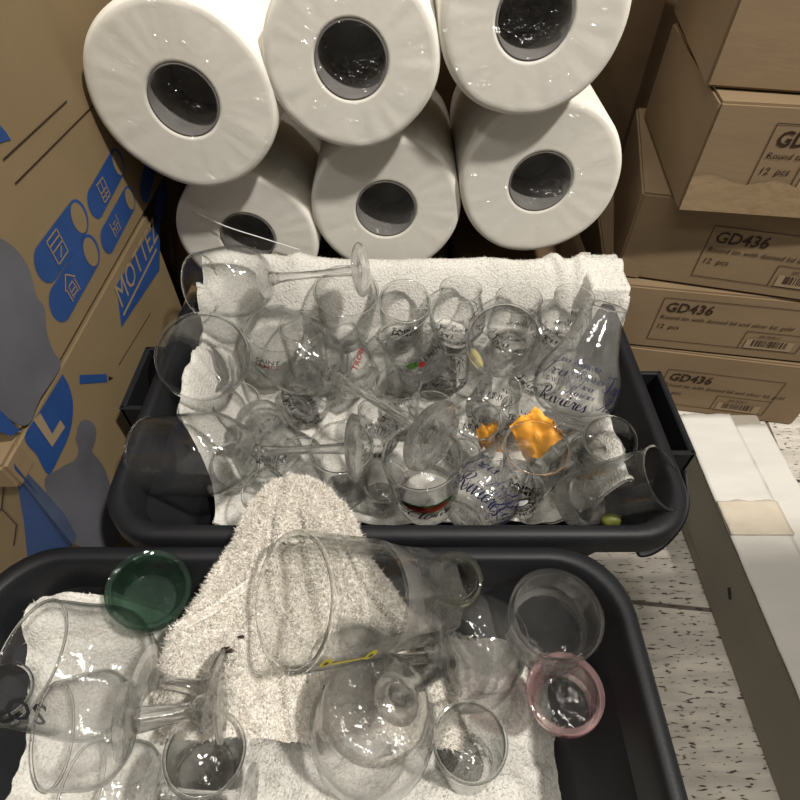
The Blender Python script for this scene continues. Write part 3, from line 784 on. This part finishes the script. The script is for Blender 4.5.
def wrap(glass, outer, txt, z, size, m, th=0, bold=0, shear=0, name='printed_lettering', rot=0, arc=0, geo=None):
    """print on the outside of a glass; angle 0 faces the camera side"""
    MW = glass.matrix_world if glass.matrix_world != Matrix.Identity(4) else glass.matrix_basis
    loc = glass.matrix_basis.inverted() @ Vector((0, 0, CAMH)); base = math.atan2(loc.y, loc.x)
    V, Fq = geo if geo else text_geo(txt, size, bold, shear, 'CENTER')
    c, s = math.cos(rot), math.sin(rot); out = []
    for x, y in V:
        x, y = x * c - y * s, x * s + y * c; y -= arc * x * x / max(size, .001)
        zz = z + y; r = prof_r(outer, zz) + .00035; a = base + math.radians(th) + x / max(r, .005); out.append((r * math.cos(a), r * math.sin(a), zz))
    return mesh_obj(name, out, Fq, m, glass)


def P2(mouth, base, h):
    """world ends of a glass: mouth centre seen at a pixel and height; base likewise, or straight below"""
    B = at(*mouth)
    A = at(*base) if base else B - Vector((0, 0, h))
    return A, B


def tumbler(label, mouth, base, rm, rb, h=.09, tz=None, th=.0018, bt=.008, m='glass', group=None, name='glass_tumbler', mod=None, bulge=0, cat='glass'):
    A, B = P2(mouth, base, h); Lg = (B - A).length; s = depth(B) / F; R, Rb = rm * s, rb * s
    mid = (R + Rb) / 2 + bulge * R
    outer = [(0, 0.0015), (Rb * .5, .001), (Rb * .86, 0), (Rb * .97, .0018), (Rb + (mid - Rb) * .15, .007)] + [(Rb + (mid - Rb) * t * 2 if t < .5 else mid + (R - mid) * (t - .5) * 2, .007 + (Lg - .009) * t) for t in (.15, .3, .5, .7, .85, 1)] + [(R - .0003, Lg - .0006), (R - th * .5, Lg)]
    inner = [(0, bt), (Rb * .6, bt + .0008), (Rb * .86, bt + .004)] + [((Rb + (mid - Rb) * t * 2 if t < .5 else mid + (R - mid) * (t - .5) * 2) - th, .007 + (Lg - .009) * t) for t in (.25, .5, .7, .85, 1)]
    inner = [p for i, p in enumerate(inner) if i < 3 or p[1] > bt + .006]
    mats = (M[m], (M['flute'] if tz else M['thick']) if m in ('glass', 'frost', 'jar', 'olive') else M[m])
    o = shell(name, outer, inner, None, tz * Lg if tz else bt * 1.4, *mats, mod=mod, n=112 if mod else 64)
    near = A.y < .2; group = group or (('glass jars' if cat == 'jar' else 'tumblers') + (' in the near bin' if near else ' heaped in the rear bin'))
    o.matrix_basis = orient(A, B); tag(o, label, cat, group); return o, outer, Lg


def jar(label, mouth, base, rm, rb, m, th=.004):
    """preserving jar: straight wall, groove under a flat-topped lip, thick floor"""
    A, B = P2(mouth, base, .08); Lg = (B - A).length; s = depth(B) / F; R, Rb = rm * s, rb * s; W = Rb + (R - Rb) * .6
    outer = [(0, .002), (Rb * .75, .002), (Rb * .88, 0), (Rb, .004), (W, Lg * .55), (W, Lg - .013), (W - .001, Lg - .0115), (W - .001, Lg - .010), (R, Lg - .009), (R, Lg - .0007), (R - .0006, Lg)]
    inner = [(0, .010), (Rb * .78, .0105), (Rb - th, .015), (W - th, Lg * .6), (R - th, Lg - .004), (R - th, Lg - .0007), (R - th + .0006, Lg)]
    V, Fq = lathe_geo(outer, inner, 80)
    zm = [sum(V[i][2] for i in f) / len(f) for f in Fq]
    me = mesh_obj('glass_jar', V, Fq, None, None, mats=[M[m], M['thick'] if m != 'green' else M[m], M['solid'] if m in ('jar', 'olive') else M[m]], idx=[1 if z < .012 else (2 if z > Lg - .0009 else 0) for z in zm])
    me.data.set_sharp_from_angle(angle=math.radians(30)); me.matrix_basis = orient(A, B); tag(me, label, 'jar', 'glass jars in the near bin')
    return me


def tulip(label, mouth, base, rmax, rmouth, rbase=.55, h=.085, th=.0014, m='frost', belly=.36, group=None, name='tulip_glass'):
    A, B = P2(mouth, base, h); Lg = (B - A).length; s = depth((A + B) / 2) / F; R, Rm = rmax * s, rmouth * s; Rb = R * rbase
    pts = [(Rb * .6, 0), (Rb, .0012), (Rb * .98, .004), (Rb * .8, .008), (Rb * 1.15, .013), (R * .9, Lg * belly * .6), (R, Lg * belly), (R * .95, Lg * (belly + .14)), (Rm + (R - Rm) * .42, Lg * (belly + .31)), (Rm * 1.02, Lg * .86), (Rm, Lg * .96), (Rm * 1.01, Lg)]
    outer = [(0, 0.002)] + dens(pts, 4)
    ip = [(Rb * .55, .0125), (R * .86 - th, Lg * belly * .6), (R - th, Lg * belly), (R * .95 - th, Lg * (belly + .14)), (Rm + (R - Rm) * .42 - th, Lg * (belly + .31)), (Rm * 1.02 - th, Lg * .86), (Rm - th, Lg * .96), (Rm * 1.01 - th * .8, Lg - .0003)]
    inner = [(0, .011)] + dens(ip, 4)
    o = shell(name, outer, inner, None, .012, M[m], M['thick']); o.matrix_basis = orient(A, B); tag(o, label, 'glass', group or LG); return o, outer, Lg


def wine(label, mouth, foot, rm, rmax, rf, bowl=.48, th=.0012, m='glass', group=None, knob=False):
    B, A = at(*mouth), at(*foot); Lg = (B - A).length; s = depth(B) / F; R, Rx = rm * s, rmax * s; Rf = rf * depth(A) / F
    z0 = Lg * (1 - bowl)
    root = empty('wine_glass'); root.matrix_basis = orient(A, B); tag(root, label, 'wine glass', group or ('stemmed glasses in the near bin' if A.y < .2 else 'fallen wine glasses in the rear bin'))
    bp = [(.005, z0), (.010, z0 + .004), (Rx * .62, z0 + Lg * bowl * .13), (Rx * .93, z0 + Lg * bowl * .32), (Rx, z0 + Lg * bowl * .5), (Rx * .97, z0 + Lg * bowl * .7), ((R + Rx) / 2 * .99, z0 + Lg * bowl * .86), (R, Lg)]
    outer = [(0, z0)] + dens(bp, 4); ib = [(.004, z0 + .006), (Rx * .58, z0 + Lg * bowl * .15)] + [(r - th, z) for r, z in bp[3:]]
    inner = [(0, z0 + .005)] + dens(ib, 4)
    shell('bowl', outer, inner, root, z0 + .01, M[m], M['thick'])
    sp_ = dens([(.009, .0055), (.0055, .012), (.0042, Lg * .2), (.0042, z0 * .7), (.0055, z0 * .92), (.008, z0 + .002)], 4)
    if knob: sp_ = dens([(.006, .005), (.009, .010), (.009, .015), (.0062, .019), (.0055, z0 * .5), (.0075, z0 * .9), (.008, z0 + .002)], 4)
    V, Fq = lathe_geo([(0, .005)] + sp_ + [(0, z0 + .002)], [], 24); mesh_obj('stem', V, Fq, M['solid'], root)
    fp = [(0, 0.0015), (Rf * .6, .001), (Rf * .97, 0), (Rf, .001), (Rf * .97, .0022), (Rf * .6, .003), (Rf * .3, .0045), (.008, .0065), (0, .0075)]
    V, Fq = lathe_geo(fp, [], 56); mesh_obj('foot', V, Fq, M['thick'], root)
    return root, outer, Lg


def trois(g, outer, Lg, m='ink_grey', big=.016, rows=None, seed=0):
    """lettering printed all round: the rum name repeated at several sizes"""
    random.seed(seed); k = big / .016
    rows = rows or [(-12, .50, .62, 'Trois Rivières'), (-30, .36, 1.0, 'Trois'), (18, .30, .55, 'Trois'), (20, .23, .6, 'Rivières'), (-8, .13, 1.05, 'Rivières'), (62, .33, 1.2, 'Trois'), (70, .18, 1.0, 'Rivières'), (-75, .30, .9, 'Trois'), (-80, .18, .8, 'Rivières'), (150, .32, 1.0, 'Trois'), (165, .18, .9, 'Rivières'), (120, .45, .6, 'Trois Rivières'), (-130, .42, .6, 'Rivières')]
    V, Fq = [], []
    for th, zf, sc, tx in rows:
        o = wrap(g, outer, tx, Lg * zf, big * sc, M[m], th, geo=script_geo(tx, big * sc * .95))
        me = o.data; n0 = len(V); V += [tuple(v.co) for v in me.vertices]; Fq += [[n0 + i for i in p.vertices] for p in me.polygons]
        bpy.data.objects.remove(o)
    return mesh_obj('printed_lettering', V, Fq, M[m], g)


def saint(g, outer, Lg, zf=.55, th=0, size=.011, m='ink_grey', m2=None):
    wrap(g, outer, 'SAINT', Lg * zf + size * .55, size, M[m], th, bold=.02, arc=.02)
    wrap(g, outer, 'JAMES', Lg * zf - size * .35, size * 1.05, M[m2 or m], th, bold=.02, arc=.02)


def badge(g, outer, z, w_, h_, m, th=0, name='printed_badge', arc=.0, spiky=False):
    n = 40; pts = []
    for i in range(n):
        a = 2 * math.pi * i / n; k = 1 + (.18 * (i % 2) if spiky else 0); pts.append((w_ * math.cos(a) * k, h_ * math.sin(a) * k))
    V = [(0, 0)] + pts; Fq = [[0, i + 1, (i + 1) % n + 1] for i in range(n)]
    return wrap(g, outer, '', z, .01, M[m], th, name=name, arc=arc, geo=(V, Fq))


LG = 'lettered rum tulip glasses in the rear bin'; TG = 'small tumblers heaped in the rear bin'
# --- rear bin: fallen wine glasses
wine('fallen wine glass against the left lower paper roll, its foot in the air', (201, 285, .280), (362, 270, .322), 31, 35, 27, bowl=.47)
wine('fallen wine glass at the front left corner of the rear bin, mouth over black plastic', (150, 456, .226), (356, 448, .260), 40, 42, 35, bowl=.54)
wine('fallen wine glass in the middle of the rear bin, its foot tilted towards the camera', (272, 338, .205), (433, 437, .262), 34, 37, 40, bowl=.46)
# --- tumblers
g, o, l = tumbler('wide clear tumbler at the left side of the rear bin, mouth facing up', (203, 356, .262), (213, 371, .195), 46, 29, bt=.007, bulge=.06, m='frost')
g, o, l = tumbler('clear straight glass beside the foot of the front left wine glass, mouth up', (341, 446, .222), None, 33, 23, h=.085)
g, o, l = tumbler('large tumbler with red, green and black script badge near the front rim', (422, 455, .262), (427, 500, .182), 41, 34, bt=.012, m='glass')
badge(g, o, l * .50, .021, .0055, 'ink_red', 0, arc=-.06); badge(g, o, l * .50 + .001, .0235, .0078, 'ink_green', 0, 'printed_leaf_border', arc=-.06, spiky=True).scale = (.9985, .9985, 1)
wrap(g, o, 'Clément', l * .26, .015, M['ink_black'], 4, arc=-.02, geo=script_geo('Clément', .017))
g, o, l = tumbler('tumbler holding the orange paper, name printed on its front', (537, 446, .262), (524, 490, .180), 33, 26, bt=.010); saint(g, o, l, .50, 0, .0115, 'ink_black')
badge(g, o, l * .24, .010, .0025, 'ink_grey', 10)
g, o, l = tumbler('round mouthed glass by the right wall of the rear bin, behind the lying tumbler', (610, 438, .232), (594, 470, .150), 26.5, 21); trois(g, o, l, 'ink_grey', .013, seed=3)
g, o, l = tumbler('big tumbler lying at the front right corner, mouth over the bin edge', (664, 477, .262), (570, 502, .185), 34, 31, bt=.014)
g, o, l = tumbler('large plain tumbler under the raised wine glass foot, by the back towel', (346, 290, .270), (346, 332, .19), 33, 27, m='glass'); 
g, o, l = tumbler('tumbler with black name near its mouth, next to the back towel', (405, 300, .268), (400, 337, .19), 26, 21); saint(g, o, l, .62, 12, .0115, 'ink_black')
g, o, l = tumbler('small tumbler with dark mouth beside the fallen wine glass bowl', (302, 325, .245), None, 24, 20, h=.08)
g, o, l = tumbler('tumbler with dark red name behind the wide clear tumbler', (275, 330, .222), (268, 372, .15), 31, 24); saint(g, o, l, .60, -4, .0105, 'ink_grey', 'ink_red')
g, o, l = tumbler('slanting tumbler with red letters in the middle of the rear bin', (330, 340, .236), (362, 386, .18), 30, 24); wrap(g, o, 'TROIS', l * .55, .010, M['ink_red'], 30, bold=.02, rot=.5); saint(g, o, l, .6, -40, .009, 'ink_grey', 'ink_red')
g, o, l = tumbler('slanting tumbler with green, red and grey crest', (402, 323, .252), (428, 372, .195), 31, 27, bt=.010)
badge(g, o, l * .42, .008, .004, 'ink_green', -22); badge(g, o, l * .38, .004, .0035, 'ink_red', -4, 'printed_dot'); wrap(g, o, 'CLEMENT', l * .40, .010, M['ink_grey'], 22, bold=.02, rot=.1)
g, o, l = tumbler('small upright glass with script just left of the tilted foot', (398, 382, .215), None, 24, 20, h=.08); trois(g, o, l, 'ink_grey', .012, seed=5)
g, o, l = tumbler('faceted clear tumbler below the crest tumbler', (410, 345, .215), (405, 385, .145), 27, 21, mod=lambda a, z: 1 - .03 * abs(math.sin(a * 5)))
g, o, l = tumbler('little glass wedged under the towel by the front left of the rear bin', (262, 490, .21), (285, 505, .165), 24, 20)
g, o, l = tumbler('glass with ringed base turned up behind the front left wine glass', (270, 452, .150), (258, 415, .215), 32, 21, bt=.016); wrap(g, o, 'Rivières', l * .55, .012, M['ink_blue'], 0, geo=script_geo('Rivières', .014))
g, o, l = tumbler('glass with navy script lying beneath the front left stem', (300, 462, .20), (262, 432, .165), 27, 22); trois(g, o, l, 'ink_blue', .013, seed=8)
g, o, l = tumbler('glass with small script left of the right side snifter', (589, 452, .205), (566, 478, .14), 20, 17); trois(g, o, l, 'ink_grey', .012, seed=11)
g, o, l = tumbler('small glass with smoky dark print near the front rim', (513, 474, .225), (524, 508, .17), 19, 15, bulge=.08, m='frost')
badge(g, o, l * .6, .012, .007, 'ink_grey', -10); badge(g, o, l * .6, .009, .0045, 'white_print', -10, 'printed_inset').scale = (1.01, 1.01, 1); wrap(g, o, 'SAINT JAMES', l * .33, .0075, M['ink_black'], 0, bold=.02, arc=.03)
wrap(g, o, 'RHUM', l * .15, .009, M['ink_grey'], 0, bold=.02)
# --- tulip glasses
g, o, l = tulip('large bulbous glass with navy script, standing upright against the right wall', (606, 305, .290), (562, 424, .195), 42, 21, .6, belly=.30); trois(g, o, l, 'ink_blue', .0145, rows=[(-10, .475, .62, 'Trois Rivières'), (-36, .365, 1.0, 'Trois'), (14, .385, .62, 'Rivières'), (10, .315, .62, 'Trois'), (8, .255, .62, 'Rivières'), (-16, .15, 1.2, 'Rivières'), (58, .34, 1.3, 'Trois'), (72, .2, 1.1, 'Rivières'), (-80, .30, .9, 'Trois'), (-84, .18, .8, 'Rivières'), (150, .48, .7, 'Trois Rivières'), (165, .40, .9, 'Rivières'), (120, .3, .6, 'Trois Rivières'), (-150, .30, .9, 'Rivières')])
g, o, l = tulip('large glass with script lying by the front rim, letters running sideways', (520, 446, .20), (462, 520, .200), 36, 22, .6, belly=.32); trois(g, o, l, 'ink_blue', .0165, seed=1)
for lab, mo, ba, rx, rmo, bg in [
    ('narrow mouthed script glass at the back towel, right of centre', (461, 288, .280), (456, 338, .205), 28, 20, .0125),
    ('script glass at the back towel, behind the round glass with yellow patch', (519, 298, .272), (512, 345, .198), 28, 22, .0125),
    ('script glass leaning on the back towel by the tall chimney neck', (575, 296, .276), (558, 345, .200), 27, 19, .014),
    ('script glass between the crest tumbler and the yellow patched glass', (452, 342, .222), (440, 388, .150), 25, 19, .012),
    ('script glass right below the round yellow patched glass', (500, 388, .212), (488, 420, .14), 27, 21, .0125),
    ('round script glass behind the large badge tumbler, orange seen through it', (476, 418, .232), (464, 455, .152), 30, 23, .0125),
    ('script glass deep down between the two stems', (378, 410, .195), (372, 450, .135), 25, 19, .0135),
    ('script glass low down by the orange paper', (520, 408, .19), (512, 440, .13), 24, 18, .012),
    ('script glass lying low behind the name printed tumbler at left', (322, 385, .18), (296, 410, .14), 26, 20, .013),
    ('script glass low under the big bulbous one', (548, 352, .19), (535, 388, .13), 25, 19, .013),
    ('script glass low at the front rim, right of the smoky print glass', (600, 488, .185), (560, 470, .14), 24, 19, .013)]:
    g, o, l = tulip(lab, mo, ba, rx, rmo, .6, group=None, m='frost' if bg > .0125 else 'glass'); trois(g, o, l, 'ink_grey', bg, seed=int(rx * 7))
g, o, l = tumbler('round glass with pale yellow patch, mouth turned to the camera', (503, 340, .272), (510, 350, .212), 38, 19, bt=.006, bulge=.17, m='frost')
badge(g, o, l * .60, .013, .016, 'yellow_patch', -100, 'pale_yellow_patch')
# low clear glasses glimpsed deep in the pile
for k, (mx, my, bx, by) in enumerate([(236, 400, 240, 430), (330, 360, 322, 392), (432, 408, 428, 440), (236, 465, 225, 470), (385, 480, 380, 505), (575, 440, 560, 460), (470, 358, 474, 395), (300, 285, 292, 320), (388, 300, 380, 335)]):
    tumbler('clear small glass low in the pile, ' + ['left of the wine glass bowls', 'under the middle wine glass', 'under the tilted foot', 'inside the front left corner', 'left of the badge tumbler', 'beneath the bulbous script glass', 'below the round patched glass', 'behind the small dark mouth', 'behind the red lettered tumbler'][k],
            (mx, my, .185), (bx, by, .125), 24, 19, group=None)

# orange paper in the tumbler
def paper(name, pts, m, label):
    n = 16; V = []; P = [at(*p) for p in pts]
    for i in range(n + 1):
        for j in range(n + 1):
            u, v = i / n, j / n; p = P[0].lerp(P[1], u).lerp(P[3].lerp(P[2], u), v)
            p = p + Vector((.002 * noise.noise(Vector((u * 3, v * 3, 1))), .002 * noise.noise(Vector((u * 3, v * 3, 5))), .007 * noise.noise(Vector((u * 4, v * 3, 9))) + .004 * noise.noise(Vector((u * 9, v * 8, 2)))))
            V.append(p)
    q = n + 1; k = len(V); V += [p - Vector((0, .0004, .0006)) for p in V]
    Fq = [[i * q + j, (i + 1) * q + j, (i + 1) * q + j + 1, i * q + j + 1] for i in range(n) for j in range(n)]; Fq += [[k + a for a in f[::-1]] for f in Fq]
    bd = [i * q for i in range(n + 1)] + [n * q + j for j in range(1, q)] + [i * q + n for i in range(n - 1, -1, -1)] + [j for j in range(n - 1, 0, -1)]
    for a, b in zip(bd, bd[1:] + bd[:1]): Fq.append([a, b, k + b, k + a])
    return tag(mesh_obj(name, V, Fq, m, smooth=True), label, 'paper')


paper('paper_scrap', [(509, 425, .236), (536, 407, .250), (566, 434, .246), (528, 466, .190)], M['orange'], 'crumpled bright orange paper stuffed in the front right tumbler')
paper('paper_scrap', [(476, 428, .190), (492, 423, .195), (505, 452, .160), (480, 450, .155)], M['orange'], 'second small orange scrap seen through the round script glass')
bm = bmesh.new(); bmesh.ops.create_icosphere(bm, subdivisions=3, radius=.0085)
p0 = at(611, 521, .215)
for v in bm.verts: v.co = p0 + Vector((v.co.x * 1.1, v.co.y * .7, v.co.z * .9)) * (1 + .15 * noise.noise(v.co * 200))
tag(bm_obj('lime_wedge', bm, M['lime'], None, True), 'small olive green lime wedge inside the lying tumbler', 'lime')

# --- near bin
jar('dark green glass jar lying tilted in the near bin at left', (149, 588, .256), (150, 603, .222), 40, 33, 'green', .0045)
w1, o, l = wine('big fallen goblet at the left of the near bin with black letters', (30, 660, .255), (215, 690, .24), 58, 62, 38, bowl=.68)
b_ = [c for c in w1.children if c.name.startswith('bowl')][0]
V_, F_ = text_geo('SO', .022, .01, 0, 'CENTER')
loc = w1.matrix_basis.inverted() @ Vector((0, 0, CAMH)); ab = math.atan2(loc.y, loc.x) - .55; pts = []
for x, y in V_:
    zz = l * .80 + x; r = prof_r(o, zz) + .0004; a = ab - y / r; pts.append((r * math.cos(a), r * math.sin(a), zz))
mesh_obj('printed_lettering', pts, F_, M['ink_grey'], b_)
tumbler('thick rimmed glass cut off by the left side of the near bin', (2, 690, .232), (8, 712, .15), 27, 22)
wine('goblet lying across the left of the near bin, cloudy bowl and fat stem', (52, 735, .258), (222, 706, .25), 48, 54, 34, bowl=.50, knob=True, m='frost')
g, o, l = tumbler('large heavy goblet shaped tumbler with fluted lower half, lying on the beige towel', (291, 600, .310), (434, 595, .222), 69, 58, bt=.018, th=.0034, bulge=.02, tz=.47,
                  mod=lambda a, z: 1 - (.03 + .13 * abs(math.sin(a * 4.5)) ** .8) * (1 - ss(.050, .058, z)) * ss(-.01, .01, z))
badge(g, o, l * .93, .0045, .0045, 'ink_yellow', -56, 'printed_flower'); badge(g, o, l * .66, .0055, .0045, 'ink_yellow', -56, 'printed_flower')
badge(g, o, l * .93, .0018, .0018, 'ink_black', -56, 'flower_centre').scale = (1.005, 1.005, 1)
badge(g, o, l * .66, .0018, .0018, 'ink_black', -56, 'flower_centre').scale = (1.005, 1.005, 1)
V_, F_ = [], []
for i in range(14):
    a = -math.radians(10 + i * 12); k = len(V_); L2 = .013 - .0003 * i; V_ += [(-.005, 0), (-.005 - L2 * math.cos(a) * .35, .004 + L2 * math.sin(-a) * .9), (-.0045 - L2 * math.cos(a) * .35, .0045 + L2 * math.sin(-a) * .9)]; F_.append([k, k + 1, k + 2])
wrap(g, o, '', l * .94, .01, M['slate'], -66, name='printed_lashes', geo=(V_, F_))
V_ = [(x, y) for x, y in [(-.004, -.018), (.004, -.018), (.0045, .018), (-.0045, .018)]]
wrap(g, o, '', l * .79, .01, M['ink_yellow'], -59, name='printed_yellow_stalk', geo=([(-.0012, -.014), (.0012, -.014), (.0016, .014), (-.0016, .014)], [[0, 1, 2, 3]]))
jar('small pale olive jar standing by the rear wall of the near bin', (456, 577, .258), (452, 592, .215), 27, 23, 'olive', .0048)
wine('wide cloudy goblet seen from behind its knobbed stem, right of the fluted tumbler', (478, 640, .165), (395, 700, .262), 50, 54, 26, bowl=.46, knob=True, m='frost')
jar('clear preserving jar with heavy rim at the right of the near bin', (557, 613, .250), (545, 632, .205), 47, 45, 'jar', .0038)
jar('pink tinted jar in front of the clear preserving jar', (565, 692, .235), (562, 706, .185), 38, 33, 'pink', .0048)
tumbler('dusty dome shaped glass turned bottom up before the fluted tumbler', (372, 735, .175), (376, 702, .262), 60, 44, m='frost', bt=.008, bulge=.12)
wine('plain wine glass under the fluted tumbler, foot towards the right jar', (330, 668, .215), (448, 655, .235), 34, 36, 28, bowl=.5)
tumbler('clear tumbler beside the dome at the bottom of the near bin', (470, 740, .215), (466, 765, .14), 38, 30)
tumbler('clear glass standing in the towel at the lower left of the near bin', (205, 752, .225), (208, 775, .15), 40, 33)
wine('goblet lying along the bottom of the near bin', (80, 790, .20), (250, 800, .20), 42, 46, 32, bowl=.5)
